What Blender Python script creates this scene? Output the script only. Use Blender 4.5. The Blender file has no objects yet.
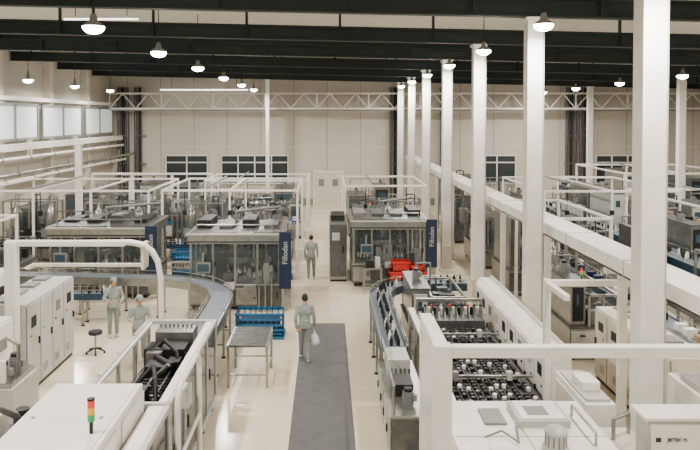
import bpy, math, random
from mathutils import Vector, Matrix
R = random.Random(11)

# ------------------------------------------------------------------ materials
def lin(c):
    o=[]
    for v in c:
        v/=255.0
        o.append(v/12.92 if v<=0.04045 else ((v+0.055)/1.055)**2.4)
    return o
def M(name,col,rough=.5,metal=0.0,var=.08,scale=2.5,emit=0,alpha=1.0,bump=0.0,ecol=None):
    m=bpy.data.materials.new(name); m.use_nodes=True
    nt=m.node_tree; p=nt.nodes['Principled BSDF']
    c=lin(col)
    tc=nt.nodes.new('ShaderNodeTexCoord'); n=nt.nodes.new('ShaderNodeTexNoise')
    n.inputs['Scale'].default_value=scale; n.inputs['Detail'].default_value=4
    nt.links.new(tc.outputs['Object'],n.inputs['Vector'])
    r=nt.nodes.new('ShaderNodeValToRGB')
    r.color_ramp.elements[0].position=.3; r.color_ramp.elements[1].position=.7
    r.color_ramp.elements[0].color=[x*(1-var) for x in c]+[1]
    r.color_ramp.elements[1].color=[min(1,x*(1+var)) for x in c]+[1]
    nt.links.new(n.outputs['Fac'],r.inputs['Fac'])
    nt.links.new(r.outputs['Color'],p.inputs['Base Color'])
    p.inputs['Roughness'].default_value=rough; p.inputs['Metallic'].default_value=metal
    p.inputs['Alpha'].default_value=alpha
    if emit:
        p.inputs['Emission Color'].default_value=lin(ecol or col)+[1]
        p.inputs['Emission Strength'].default_value=emit
    if bump:
        b=nt.nodes.new('ShaderNodeBump'); b.inputs['Strength'].default_value=bump
        nt.links.new(n.outputs['Fac'],b.inputs['Height']); nt.links.new(b.outputs['Normal'],p.inputs['Normal'])
    return m
WHITE=M('white_paint',(230,226,217),.38)
CREAM=M('cream_paint',(206,199,184),.55)
WALL=M('wall_panel',(198,191,178),.8,var=.04,scale=.6)
CEIL=M('ceiling_sheet',(226,221,209),.8,var=.05)
BEAM=M('green_black_steel',(18,30,30),.6)
STEEL=M('stainless',(158,158,153),.28,.85,var=.16,scale=5)
STEEL2=M('brushed_steel',(92,94,92),.38,.6,var=.25,scale=6)
DARK=M('dark_metal',(26,29,30),.5,.3)
BLACK=M('black_rubber',(10,11,13),.6)
GREY=M('grey_paint',(118,119,116),.5)
LGREY=M('light_grey_paint',(180,179,172),.45)
NAVY=M('navy_panel',(18,33,60),.4)
BLUE=M('blue_plastic',(28,96,140),.45)
TEAL=M('teal_edge',(22,52,68),.4)
BELT=M('conveyor_belt',(86,96,104),.5,var=.1,scale=8)
DGLASS=M('dark_window_glass',(50,56,58),.2,var=.2,scale=.4)
WGLASS=M('office_window_glass',(212,218,216),.2,emit=.5,var=.1,scale=.5)
GLASS=M('guard_polycarbonate',(90,98,98),.1,alpha=.24)
BGLASS=M('blue_polycarbonate',(40,54,62),.12,alpha=.78)
MAT=M('grey_walk_mat',(84,82,82),.75,var=.14,scale=4)
RED=M('red_plastic',(184,40,28),.45)
YEL=M('amber_plastic',(230,160,40),.4,emit=.3)
GRN=M('green_plastic',(40,150,80),.4,emit=.3)
REDL=M('red_lens',(220,50,40),.4,emit=.4)
UNI=M('work_uniform',(142,150,145),.85,var=.14,scale=9,bump=.2)
UNI2=M('work_trousers',(126,134,130),.85,var=.14,scale=9,bump=.2)
SKIN=M('skin',(200,150,122),.55)
LIP=M('lips',(160,90,80),.5)
HAIR=M('black_hair',(22,19,19),.6)
SHOE=M('white_shoe',(186,183,174),.6)
BAG=M('plastic_bag',(232,234,236),.35,var=.1,scale=12,bump=.4)
CARD=M('carton',(160,132,98),.8)
LAMP=M('lamp_glow',(255,252,246),.5,emit=60)
TUBE=M('tube_glow',(255,252,245),.5,emit=4)
INK=M('dark_ink',(40,50,60),.6)
PAPER=M('paper',(238,238,234),.8)
SCREEN=M('hmi_screen',(50,70,80),.2,emit=.12)
FLOOR=M('epoxy_floor',(225,211,186),.22,var=.09,scale=.35)
nt=FLOOR.node_tree; p=nt.nodes['Principled BSDF']
n2=nt.nodes.new('ShaderNodeTexNoise'); n2.inputs['Scale'].default_value=1.4; n2.inputs['Detail'].default_value=8
mr=nt.nodes.new('ShaderNodeMapRange'); mr.inputs['To Min'].default_value=.08; mr.inputs['To Max'].default_value=.3
nt.links.new(n2.outputs['Fac'],mr.inputs['Value']); nt.links.new(mr.outputs['Result'],p.inputs['Roughness'])

# ------------------------------------------------------------------ builder
class B:
    def __init__(s): s.v=[];s.f=[];s.mi=[];s.sm=[];s.mats=[]
    def add(s,vs,fs,mat,smooth=False):
        if mat not in s.mats: s.mats.append(mat)
        k=s.mats.index(mat); o=len(s.v)
        s.v+= [tuple(v) for v in vs]
        for f in fs:
            s.f.append([o+i for i in f]); s.mi.append(k); s.sm.append(smooth)
    def box(s,x0,x1,y0,y1,z0,z1,mat):
        if x0>x1:x0,x1=x1,x0
        if y0>y1:y0,y1=y1,y0
        if z0>z1:z0,z1=z1,z0
        s.add([(x0,y0,z0),(x1,y0,z0),(x1,y1,z0),(x0,y1,z0),(x0,y0,z1),(x1,y0,z1),(x1,y1,z1),(x0,y1,z1)],
              [(0,3,2,1),(4,5,6,7),(0,1,5,4),(1,2,6,5),(2,3,7,6),(3,0,4,7)],mat)
    def prism(s,poly,axis,a0,a1,mat):
        def mk(p,a):
            return {'x':(a,p[0],p[1]),'y':(p[0],a,p[1]),'z':(p[0],p[1],a)}[axis]
        n=len(poly)
        vs=[mk(p,a0) for p in poly]+[mk(p,a1) for p in poly]
        fs=[tuple(range(n)),tuple(range(2*n-1,n-1,-1))]+[(i,i+n,(i+1)%n+n,(i+1)%n) for i in range(n)]
        s.add(vs,fs,mat)
    def cyl(s,p0,p1,r,mat,seg=10,r1=None):
        p0=Vector(p0);p1=Vector(p1); r1=r if r1 is None else r1
        d=(p1-p0); 
        if d.length<1e-6: return
        d.normalize(); a=Vector((0,0,1)) if abs(d.z)<.9 else Vector((1,0,0))
        u=d.cross(a).normalized(); w=d.cross(u)
        vs=[]
        for (p,rr) in ((p0,r),(p1,r1)):
            for i in range(seg):
                t=2*math.pi*i/seg; vs.append(p+u*math.cos(t)*rr+w*math.sin(t)*rr)
        s.add(vs,[(i,(i+1)%seg,(i+1)%seg+seg,i+seg) for i in range(seg)],mat,True)
        s.add(vs,[tuple(range(seg-1,-1,-1)),tuple(range(seg,2*seg))],mat)
    def tube(s,pts,r,mat,seg=8):
        pts=[Vector(p) for p in pts]
        for i in range(len(pts)-1):
            s.cyl(pts[i],pts[i+1],r,mat,seg)
            if i>0: s.ell(pts[i],(r,r,r),mat,seg,4)
    def ell(s,c,rr,mat,seg=12,rings=8,rot=None):
        c=Vector(c); vs=[];fs=[]
        for j in range(1,rings):
            ph=math.pi*j/rings
            for i in range(seg):
                t=2*math.pi*i/seg
                v=Vector((rr[0]*math.sin(ph)*math.cos(t),rr[1]*math.sin(ph)*math.sin(t),rr[2]*math.cos(ph)))
                if rot: v=rot@v
                vs.append(c+v)
        top=Vector((0,0,rr[2]));bot=-top
        if rot: top=rot@top;bot=rot@bot
        vs+= [c+top,c+bot]; T=len(vs)-2
        for j in range(rings-2):
            for i in range(seg):
                fs.append((j*seg+i,(j+1)*seg+i,(j+1)*seg+(i+1)%seg,j*seg+(i+1)%seg))
        for i in range(seg):
            fs.append((T,i,(i+1)%seg)); fs.append((T+1,(rings-2)*seg+(i+1)%seg,(rings-2)*seg+i))
        s.add(vs,fs,mat,True)
    def lathe(s,cx,cy,prof,mat,seg=18):
        vs=[];n=len(prof)
        for r,z in prof:
            for i in range(seg):
                t=2*math.pi*i/seg; vs.append((cx+r*math.cos(t),cy+r*math.sin(t),z))
        fs=[(j*seg+i,j*seg+(i+1)%seg,(j+1)*seg+(i+1)%seg,(j+1)*seg+i) for j in range(n-1) for i in range(seg)]
        s.add(vs,fs,mat,True)
        s.add(vs,[tuple(range(seg-1,-1,-1)),tuple(range((n-1)*seg,n*seg))],mat)
    def obj(s,name,bevel=0.0,parent=None):
        me=bpy.data.meshes.new(name)
        xs=[v[0] for v in s.v];ys=[v[1] for v in s.v];zs=[v[2] for v in s.v]
        c=((min(xs)+max(xs))/2,(min(ys)+max(ys))/2,min(zs))
        me.from_pydata([(v[0]-c[0],v[1]-c[1],v[2]-c[2]) for v in s.v],[],s.f)
        for m in s.mats: me.materials.append(m)
        me.polygons.foreach_set('material_index',s.mi); me.polygons.foreach_set('use_smooth',s.sm)
        me.update()
        o=bpy.data.objects.new(name,me); bpy.context.collection.objects.link(o); o.location=c
        if bevel:
            bm=o.modifiers.new('bevel','BEVEL'); bm.width=bevel; bm.segments=2; bm.limit_method='ANGLE'; bm.angle_limit=math.radians(50)
        if parent:
            o.parent=parent; o.location=Vector(c)-Vector(parent.location)
        return o

def text(name,body,loc,rot,size,mat,parent):
    cu=bpy.data.curves.new(name,'FONT'); cu.body=body; cu.size=size; cu.extrude=.004; cu.align_x='CENTER'; cu.align_y='CENTER'
    cu.materials.append(mat)
    o=bpy.data.objects.new(name,cu); bpy.context.collection.objects.link(o)
    o.parent=parent; o.location=Vector(loc)-Vector(parent.location); o.rotation_euler=rot
    return o

# ------------------------------------------------------------------ room shell
XL,XR,YN,YF=-15.6,27.0,-6.0,50.5
def zc(x): return 9.95-.022*x
b=B(); b.box(XL-.3,XR+.3,YN,YF+.3,-.2,0,FLOOR); b.obj('floor')
b=B()
b.box(XL,XR,YF,YF+.3,0,10.6,WALL)
x=XL+1.2
while x<XR:
    b.box(x,x+.03,YF-.012,YF,0,10,GREY); x+=2.4
b.box(XL,XR,YF-.04,YF,4.15,4.25,CREAM); b.box(XL,XR,YF-.06,YF,0,.5,GREY)
b.obj('wall_far')
b=B(); b.box(XL-.3,XL,YN,YF,0,10.6,WALL)
y=YN+2.6
while y<YF:
    b.box(XL,XL+.45,y-.2,y+.2,0,9.9,CREAM); y+=6
b.obj('wall_left')
b=B(); b.box(XR,XR+.3,YN,YF,0,10.6,WALL); b.obj('wall_right')
b=B()
b.prism([(XL-.3,zc(XL-.3)),(XR+.3,zc(XR+.3)),(XR+.3,zc(XR+.3)+.2),(XL-.3,zc(XL-.3)+.2)],'y',YN,YF+.3,CEIL)
b.obj('ceiling')
COLY=[10.6+6*i for i in range(7)]
def zb_(x): return 8.78-.022*x
def ibeam(y,zd,h,w):
    b=B(); A,C=XL+.02,XR-.02
    for z0,z1,ww in ((0,.05,w),(.05,h-.05,.05),(h-.05,h,w)):
        b.prism([(A,zd(A)+z0),(C,zd(C)+z0),(C,zd(C)+z1),(A,zd(A)+z1)],'y',y-ww/2,y+ww/2,BEAM)
    x=A+1
    while x<C:
        b.box(x,x+.04,y-w/2,y+w/2,zd(x)+.04,zd(x)+h-.03,BEAM)
        b.box(x-.04,x+.04,y-.04,y+.04,zd(x)+h,zc(x)+.01,BEAM); x+=3
    b.obj('roof_beam')
for i in range(-2,7): ibeam(10.6+6*i, zb_,.46,.28)
b=B()
for i in range(11,20):
    y=10.6+2*i
    if abs((y-10.6)/6-round((y-10.6)/6))<.01 or y>YF-.5: continue
    b.prism([(XL,zc(XL)-.3),(XR,zc(XR)-.3),(XR,zc(XR)-.01),(XL,zc(XL)-.01)],'y',y-.07,y+.07,BEAM)
b.obj('roof_purlins')
def column(x,y,w,top,m=WHITE):
    b=B(); h=w/2
    b.box(x-h,x+h,y-h,y+h,0,top,m)
    b.box(x-h-.07,x+h+.07,y-h-.07,y+h+.07,0,.12,m)
    b.box(x-h-.05,x+h+.05,y-h-.05,y+h+.05,top-.08,top,m)
    b.box(x-h-.015,x+h+.015,y-h-.015,y+h+.015,.12,1.1,CREAM)
    if w>.3: b.tube([(x+h+.03,y-h+.06,.2),(x+h+.03,y-h+.06,top-.3)],.022,LGREY)
    b.obj('column',.012)
for y in COLY: column(4.88,y,.36,zb_(4.88)-.01)
for y in (22.6,34.6,46.6): column(17.5,y,.33,zb_(17.5)-.01)
column(-3.95,46.6,.24,zb_(-3.95)-.01); column(-12.6,35.5,.3,5.0)
b=B(); T0,T1,zt,zb,yt=XL+.5,XR-.1,8.0,6.95,48.7
for z in (zt,zb): b.box(T0,T1,yt-.07,yt+.07,z-.06,z+.06,WHITE)
x=T0;k=0
while x+.9<T1:
    a,c=(zb,zt) if k%2==0 else (zt,zb)
    b.cyl((x,yt,a),(x+.9,yt,c),.045,WHITE,6)
    if k%4==0: b.box(x-.05,x+.05,yt-.05,yt+.05,zb,zt,WHITE)
    x+=.9;k+=1
b.box(T0,T1,yt+.1,yt+1.0,6.8,6.88,GREY)
b.obj('roof_truss')
n=1
for (a,c) in ((20,25),(25.6,30.6),(31.2,36.5),(37.1,43),(43.7,49.2)):
    b=B(); X=XL+.47
    b.box(X,X+.03,a,c,5.3,6.9,WGLASS)
    for yy in (a,(a+c)/2,c): b.box(X,X+.1,yy-.06,yy+.06,5.2,7,GREY)
    for zz in (5.25,6.95): b.box(X,X+.1,a,c,zz-.06,zz+.06,GREY)
    b.obj('window_%d'%n); n+=1
b=B(); b.box(XL+.46,XL+1.0,10,50.3,4.75,5.05,WHITE); b.box(XL+.46,XL+.6,10,50.3,7.15,7.35,WHITE)
b.obj('trim_1')
for (dx,z,r,m) in ((1.15,4.4,.08,WHITE),(1.9,3.8,.08,STEEL),(1.3,3.4,.09,CREAM)):
    b=B(); X=XL+dx
    b.tube([(X,18,z),(X,49.6,z)],r,m,10)
    y=19
    while y<49: b.cyl((X,y,z),(X,y+.08,z),r*1.35,GREY,10); b.box(X-.02,X+.02,y,y+.04,z,z+.4,GREY); y+=3
    b.obj('utility_pipe')
for (a,c,z0,z1) in ((-11.6,-8.6,1.6,3.6),(-7.6,-2.8,1.6,3.6),(10.9,13.6,1.6,3.6),(19.4,22.8,1.6,3.6)):
    b=B(); Y=YF-.07
    b.box(a,c,Y-.02,Y,z0,z1,DGLASS)
    x=a
    while x<=c+.01: b.box(x-.04,x+.04,Y-.1,Y,z0,z1,WHITE); x+=(c-a)/round((c-a)/1.2)
    for z in (z0,z1,z1-.5): b.box(a-.05,c+.05,Y-.1,Y,z-.04,z+.04,WHITE)
    b.obj('window_%d'%n); n+=1
b=B(); a=-.9; b.box(a-.1,a+2.1,YF-.14,YF-.065,0,2.5,WHITE); b.box(a,a+.97,YF-.18,YF-.14,0,2.4,CREAM); b.box(a+1.03,a+2,YF-.18,YF-.14,0,2.4,CREAM)
b.box(a+.3,a+.7,YF-.19,YF-.18,1.4,1.9,GREY); b.box(a+1.3,a+1.7,YF-.19,YF-.18,1.4,1.9,GREY)
b.obj('door_1')
for X0,k0 in ((-14.9,3),(-13.7,2),(4.6,3),(8.2,2),(17.2,3),(18.2,2)):
    b=B()
    for k in range(k0):
        b.tube([(X0+.3*k,YF-.35,.4),(X0+.3*k,YF-.35,8.5)],.11,STEEL2 if k%2==0 else DARK,10)
    for z in (3,5,7): b.box(X0-.1,X0+.7,YF-.45,YF-.02,z,z+.06,GREY)
    b.obj('riser_pipes')
b=B(); b.box(-11.8,-5.6,49.6,49.75,8.25,8.33,TUBE); b.box(-11.9,-5.5,49.57,49.78,8.33,8.42,WHITE)
for x in (-11,-6.4): b.cyl((x,49.67,8.42),(x,49.67,zc(x)-.01),.015,DARK,6)
b.obj('fluorescent_batten')
for (x0,x1,y,z) in ((-7.1,-5.1,19.0,8.95),):
    b=B(); b.box(x0,x1,y-.03,y+.03,z,z+.04,TUBE); b.box(x0-.05,x1+.05,y-.05,y+.05,z+.04,z+.1,WHITE)
    for x in (x0+.3,x1-.3): b.cyl((x,y,z+.1),(x,y,zc(x)-.01),.012,DARK,6)
    b.obj('fluorescent_batten')
b=B(); b.box(-.74,.55,2,21.3,0,.012,MAT); b.obj('walkway_mat')

# ------------------------------------------------------------------ pendants
def pendant(x,y,z,power=330):
    b=B(); k=.82
    b.lathe(x,y,[(.05,z+.26),(.07,z+.2),(.1*k,z+.12),(.19*k,z+.07),(.27*k,z+.02),(.27*k,z-.0),(.05,z+.02)],GREY,18)
    b.lathe(x,y,[(.26*k,z+.0),(.25*k,z-.06),(.19*k,z-.11),(.09*k,z-.14),(.02,z-.145)],LAMP,18)
    b.cyl((x,y,z+.26),(x,y,z+.38),.03,DARK,8); b.cyl((x,y,z+.36),(x,y,zc(x)-.01),.014,BLACK,6)
    o=b.obj('pendant_lamp')
    l=bpy.data.lights.new('bulb','AREA'); l.shape='DISK'; l.size=.32; l.energy=power; l.color=(1,.95,.885)
    lo=bpy.data.objects.new('bulb',l); bpy.context.collection.objects.link(lo); lo.parent=o
    lo.location=(0,0,-.02)
K=1.1
for y in (2,8,14,19.4,25.3,31.6,38.2,44.6): pendant(-4.65,y,8.12,380*K)
for y in (3.5,9.5,15.5,21.4,27.4,33.4,39.5,45): pendant(4.78,y,8.36,290*K)
for y in (19,25,31.2,37,43): pendant(-13.3,y,8.0,330*K)
for y in (10,16,22,28,34,40,46): pendant(14.2,y,8.0,380*K)
for y in (14,26,38): pendant(22.5,y,7.9,380*K)

# ------------------------------------------------------------------ kit
def stack_light(b,x,y,z,s=1.0):
    b.cyl((x,y,z),(x,y,z+.14*s),.022*s,BLACK,10)
    for i,m in enumerate((GRN,YEL,REDL)):
        b.cyl((x,y,z+(.14+.08*i)*s),(x,y,z+(.215+.08*i)*s),.042*s,m,12)
    b.cyl((x,y,z+.38*s),(x,y,z+.40*s),.044*s,BLACK,12)
def motor(b,x,y,z,s=1.0,m=GREY):
    b.cyl((x,y,z),(x,y,z+.26*s),.1*s,m,14); b.cyl((x,y,z+.26*s),(x,y,z+.32*s),.08*s,DARK,14)
    for i in range(4): b.cyl((x,y,z+(.04+.05*i)*s),(x,y,z+(.06+.05*i)*s),.112*s,m,14)
    b.box(x+.06*s,x+.16*s,y-.05*s,y+.05*s,z+.08*s,z+.2*s,m)
def bottles(b,x,y,z,m=WHITE,s=1.0):
    b.lathe(x,y,[(.035*s,z),(.035*s,z+.13*s),(.014*s,z+.17*s),(.014*s,z+.21*s)],m,8)

def filler(name,x0,x1,y0,y1,h,panel=True,seed=0,label=None):
    r=random.Random(seed); b=B(); zt=.82; zh=h-.36
    for x in (x0+.12,(x0+x1)/2,x1-.12):
        for y in (y0+.12,y1-.12): b.cyl((x,y,0),(x,y,.14),.05,DARK)
    b.box(x0,x1,y0,y1,.13,zt,STEEL2)
    nd=4; w=(x1-x0)/nd
    for i in range(nd):
        b.box(x0+i*w+.03,x0+(i+1)*w-.03,y0-.02,y0,.2,zt-.08,STEEL2 if i%2 else STEEL)
        b.box(x0+i*w+w-.14,x0+i*w+w-.1,y0-.05,y0-.02,.4,.6,BLACK)
    nd2=max(2,int((y1-y0)/.9)); w2=(y1-y0)/nd2
    for xs,o in ((x0,-.02),(x1,.02)):
        for i in range(nd2): b.box(xs,xs+o,y0+i*w2+.03,y0+(i+1)*w2-.03,.2,zt-.08,STEEL)
    b.box(x0-.03,x1+.03,y0-.03,y1+.03,zt,zt+.05,STEEL)
    px=[x0+.05+(x1-x0-.1)*i/4 for i in range(5)]
    for i,x in enumerate(px):
        for y in (y0+.05,y1-.05): b.box(x-.035,x+.035,y-.035,y+.035,zt+.05,zh,STEEL)
    for y in [y0+.05+(y1-y0-.1)*i/3 for i in range(1,3)]:
        for x in (x0+.05,x1-.05): b.box(x-.035,x+.035,y-.035,y+.035,zt+.05,zh,STEEL)
    b.box(x0-.04,x1+.04,y0-.04,y1+.04,zh,h-.08,STEEL); b.box(x0-.08,x1+.08,y0-.08,y1+.08,h-.08,h,STEEL)
    b.box(x0-.085,x1+.085,y0-.09,y0-.08,h-.07,h-.01,LGREY)
    b.box(x0+.05,x1-.05,y0+.08,y1-.05,h,h+.02,STEEL2)
    b.box(x0-.05,x1+.05,y0-.055,y0-.04,zh+.05,zh+.09,DARK)
    for i in range(4):
        b.box(px[i]+.05,px[i+1]-.05,y0+.03,y0+.045,zt+.08,zh-.03,GLASS); b.box(px[i]+.05,px[i+1]-.05,y1-.045,y1-.03,zt+.08,zh-.03,GLASS)
        b.box(px[i+1]-.14,px[i+1]-.1,y0-.03,y0+.03,zt+.45,zt+.62,BLACK)
    for x in (x0+.04,x1-.05): b.box(x,x+.012,y0+.1,y1-.1,zt+.08,zh-.03,GLASS)
    cx,cy=(x0*.55+x1*.45),(y0+y1)/2; rad=min(x1-x0,y1-y0)*.3
    b.lathe(cx,cy,[(rad*1.05,zt+.05),(rad*1.05,zt+.16),(rad*.5,zt+.18),(rad*.4,zt+.55),(rad*.95,zt+.6),(rad*.95,zt+.78),(rad*.3,zt+.82),(rad*.3,zh)],STEEL,24)
    for i in range(22):
        t=i*2*math.pi/22; X=cx+rad*.9*math.cos(t);Y=cy+rad*.9*math.sin(t)
        bottles(b,X,Y,zt+.16,WHITE if i%3 else DARK); b.cyl((X,Y,zt+.42),(X,Y,zt+.62),.03,BLACK,8); b.cyl((X,Y,zt+.78),(X,Y,zt+.95),.02,STEEL,6)
    for (dx,dy,rr) in ((.62,-.28,.3),(.95,.1,.24),(-.8,-.3,.25)):
        X=cx+dx*(x1-x0)*.36;Y=cy+dy*(y1-y0)*.7
        b.lathe(X,Y,[(rr,zt+.05),(rr,zt+.12),(rr*.4,zt+.14),(rr*.3,zt+.45),(rr*.7,zt+.5),(rr*.7,zt+.62),(.05,zt+.65),(.05,zh)],STEEL if dx>0 else DARK,16)
        for i in range(9):
            t=i*2*math.pi/9; bottles(b,X+rr*.8*math.cos(t),Y+rr*.8*math.sin(t),zt+.12,WHITE,.9)
    for i in range(18):
        X=r.uniform(x0+.3,x1-.3);Y=r.uniform(y0+.25,y1-.25); s=r.uniform(.06,.18)
        b.box(X-s,X+s,Y-.1,Y+.1,zt+.05,zt+r.uniform(.25,.95),r.choice((DARK,BLACK,STEEL,DARK,STEEL2,LGREY)))
    b.box(x0+.3,x1-.3,y1-.3,y1-.12,zt+.05,zh-.1,DARK)
    for i in range(5):
        X=x0+.4+i*(x1-x0-.8)/4; b.tube([(X,cy-.5,zh),(X,cy-.5,zh-.3),(cx,cy,zh-.5)],.02,BLACK,6)
    for i in range(4):
        X=x0+(i+.5)*(x1-x0)/4
        b.box(X-.25,X+.2,y0+.7+r.uniform(0,.3),y1-.6,h+.02,h+r.uniform(.1,.3),r.choice((STEEL2,DARK,DARK,GREY)))
        motor(b,X+.05,y1-.35,h+.02,.9)
    b.tube([(x0+.2,y0+.3,h),(x0+.2,y0+.3,h+.22),(x1-.3,y0+.3,h+.22),(x1-.3,y0+.3,h)],.025,STEEL)
    b.tube([(cx,cy,h),(cx,cy,h+.5),(x1-.2,y1-.1,h+.5)],.045,GREY)
    if panel:
        b.box(x1-.05,x1+.34,y0-.16,y0-.06,.75,h+.05,NAVY); b.box(x1+.09,x1+.32,y0-.05,y0+.25,.13,h,STEEL)
    b.tube([(x0+.5,y0-.02,1.9),(x0+.5,y0-.25,1.9),(x0+.5,y0-.3,1.6)],.03,GREY)
    b.box(x0+.3,x0+.75,y0-.36,y0-.28,1.3,1.65,GREY); b.box(x0+.34,x0+.7,y0-.37,y0-.36,1.36,1.6,SCREEN)
    b.box(x0+1.2,x0+1.5,y0-.25,y0-.03,.75,.95,LGREY); b.box(x0+1.8,x0+2.2,y0-.2,y0-.03,.5,.85,STEEL)
    for i in range(3): b.cyl((x1-.7+.2*i,y0-.15,0),(x1-.7+.2*i,y0-.15,.9+.1*i),.03,STEEL,8)
    o=b.obj(name,.006)
    if panel and label:
        text('label',label,(x1+.145,y0-.165,(h+1.0)/2+.15),(math.pi/2,-math.pi/2,0),.24,LGREY,o)
    return o

def offs(pts,d):
    out=[]
    for i,p in enumerate(pts):
        a=pts[max(0,i-1)];c=pts[min(len(pts)-1,i+1)]
        t=Vector((c[0]-a[0],c[1]-a[1])).normalized(); out.append((p[0]-t.y*d,p[1]+t.x*d))
    return out
def strip(b,L,Rr,z0,z1,mat):
    n=len(L); vs=[]
    for i in range(n): vs+=[(L[i][0],L[i][1],z0),(Rr[i][0],Rr[i][1],z0),(Rr[i][0],Rr[i][1],z1),(L[i][0],L[i][1],z1)]
    fs=[(0,1,2,3),tuple(4*(n-1)+k for k in (3,2,1,0))]
    for i in range(n-1):
        o=4*i
        for k in range(4): fs.append((o+k,o+4+k,o+4+(k+1)%4,o+(k+1)%4))
    b.add(vs,fs,mat)
def conveyor(pts,w=.6,z=1.05,rim=STEEL,belt=BELT,load=0,name='belt_conveyor',legs=1.5,rail=True,depth=.16):
    b=B(); h=w/2
    strip(b,offs(pts,h-.03),offs(pts,-h+.03),z-.08,z,belt)
    strip(b,offs(pts,h),offs(pts,h-.035),z-depth,z+.03,rim); strip(b,offs(pts,-h+.035),offs(pts,-h),z-depth,z+.03,rim)
    if rail:
        for s in (1,-1):
            q=offs(pts,s*(h-.01)); b.tube([(x,y,z+.14) for x,y in q],.014,STEEL,6)
    acc=legs*.6; 
    for i in range(len(pts)-1):
        a=Vector(pts[i]);c=Vector(pts[i+1]);L=(c-a).length;t=(c-a).normalized();nrm=Vector((-t.y,t.x)); s=0
        while s+ (legs-acc) <= L:
            s+=legs-acc; acc=0; q=a+t*s
            for k in (1,-1):
                e=q+nrm*k*(h-.04)
                b.box(e.x-.03,e.x+.03,e.y-.03,e.y+.03,0,z-depth+.03,STEEL); b.cyl((e.x,e.y,0),(e.x,e.y,.04),.06,DARK,8)
                e2=q+nrm*k*(h-.01); b.cyl((e2.x,e2.y,z-.02),(e2.x,e2.y,z+.14),.012,STEEL,6)
            e1=q+nrm*(h-.04);e3=q-nrm*(h-.04); b.cyl((e1.x,e1.y,.35),(e3.x,e3.y,.35),.025,STEEL,6); b.cyl((e1.x,e1.y,z-.2),(e3.x,e3.y,z-.2),.025,STEEL,6)
        acc+=L-s
    if load:
        rr=random.Random(len(pts)+int(z*10)); 
        for i in range(len(pts)-1):
            a=Vector(pts[i]);c=Vector(pts[i+1]);L=(c-a).length;t=(c-a).normalized(); nrm=Vector((-t.y,t.x)); s=.15
            while s<L:
                q=a+t*s
                if load==1:
                    for k in (-.1,.06):
                        if rr.random()<.7: bottles(b,q.x+nrm.x*k,q.y+nrm.y*k,z,WHITE if rr.random()<.25 else DARK,1.1)
                else: b.box(q.x-.13,q.x+.13,q.y-.1,q.y+.1,z,z+.18,(CARD,WHITE,DARK,NAVY)[rr.randrange(4)])
                s+=.2 if load==1 else rr.uniform(.4,1.1)
    return b.obj(name)

def cabinet_row(x0,x1,y0,y1,h,side,nd,m=WHITE,name='electrical_cabinet_row',slant=False):
    b=B(); xf=x1 if side>0 else x0; xb=x0 if side>0 else x1
    b.box(min(xf-side*.03,xb),max(xf-side*.03,xb),y0,y1,0,.1,DARK)
    if slant:
        poly=[(xb,.1),(xf,.1),(xf,h-.12),(xf-side*.12,h),(xb,h)]
        b.prism(poly,'y',y0,y1,m)
    else: b.box(x0,x1,y0,y1,.1,h,m)
    w=(y1-y0)/nd; ht=h-.16 if slant else h-.05
    for i in range(nd):
        ya=y0+i*w+.03;yb=y0+(i+1)*w-.03
        b.box(xf+side*.001,xf+side*.004,y0+i*w-.012,y0+i*w+.012,.16,ht,DARK)
        b.box(xf,xf+side*.025,ya,yb,.16,ht,m)
        b.box(xf+side*.025,xf+side*.06,yb-.1,yb-.06,h*.5,h*.5+.16,BLACK)
        for k in range(4): b.box(xf+side*.025,xf+side*.032,ya+.1,ya+w*.5,.3+.05*k,.32+.05*k,GREY)
        b.box(xf+side*.025,xf+side*.035,ya+w*.25,ya+w*.62,h*.72,h*.84,(DARK,LGREY,GREY,DARK)[i%4])
        b.cyl((xf+side*.02,ya+w*.2,h*.64),(xf+side*.05,ya+w*.2,h*.64),.025,(RED,GRN,BLACK)[i%3],8)
    if not slant:
        for i in range(nd):
            yy=y0+(i+.5)*w
            b.box(xb+side*.1,xb+side*.45,yy-w*.3,yy+w*.3,h,h+.05,GREY)
    else:
        b.box(xb-.02,xb+side*.1,y0,y1,h,h+.05,LGREY)
    b.box(x0+.1,x1-.1,y0-.02,y0,.16,ht,m)
    return b.obj(name,.012)

def gantry(x0,x1,y0,y1,z,nx=2,ny=2,t=.12,m=WHITE,drops=3,name='overhead_pipe_frame'):
    b=B(); xs=[x0+(x1-x0)*i/(nx-1) for i in range(nx)]; ys=[y0+(y1-y0)*i/(ny-1) for i in range(ny)] if ny>1 else [y0]
    h=t/2
    for x in xs:
        for y in ys:
            b.box(x-h,x+h,y-h,y+h,0,z-h,m); b.box(x-h-.06,x+h+.06,y-h-.06,y+h+.06,0,.03,m)
    for y in ys: b.box(x0-h,x1+h,y-h,y+h,z-h,z+h,m)
    if ny>1:
        for x in xs: b.box(x-h*.9,x+h*.9,y0+h,y1-h,z-h*.9,z+h*.9,m)
        xx=x0+(x1-x0)/3; b.tube([(xx,y0,z+.12),(xx,y1,z+.12)],.04,GREY)
    for k in range(drops):
        xx=x0+(x1-x0)*(k+.5)/drops
        b.tube([(xx,ys[0],z),(xx,ys[0]+.02,z-.8)],.02,DARK,6)
        b.box(xx-.08,xx+.08,ys[0]-.06,ys[0]+.06,z-1.0,z-.8,DARK)
    return b.obj(name,.008)

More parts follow.
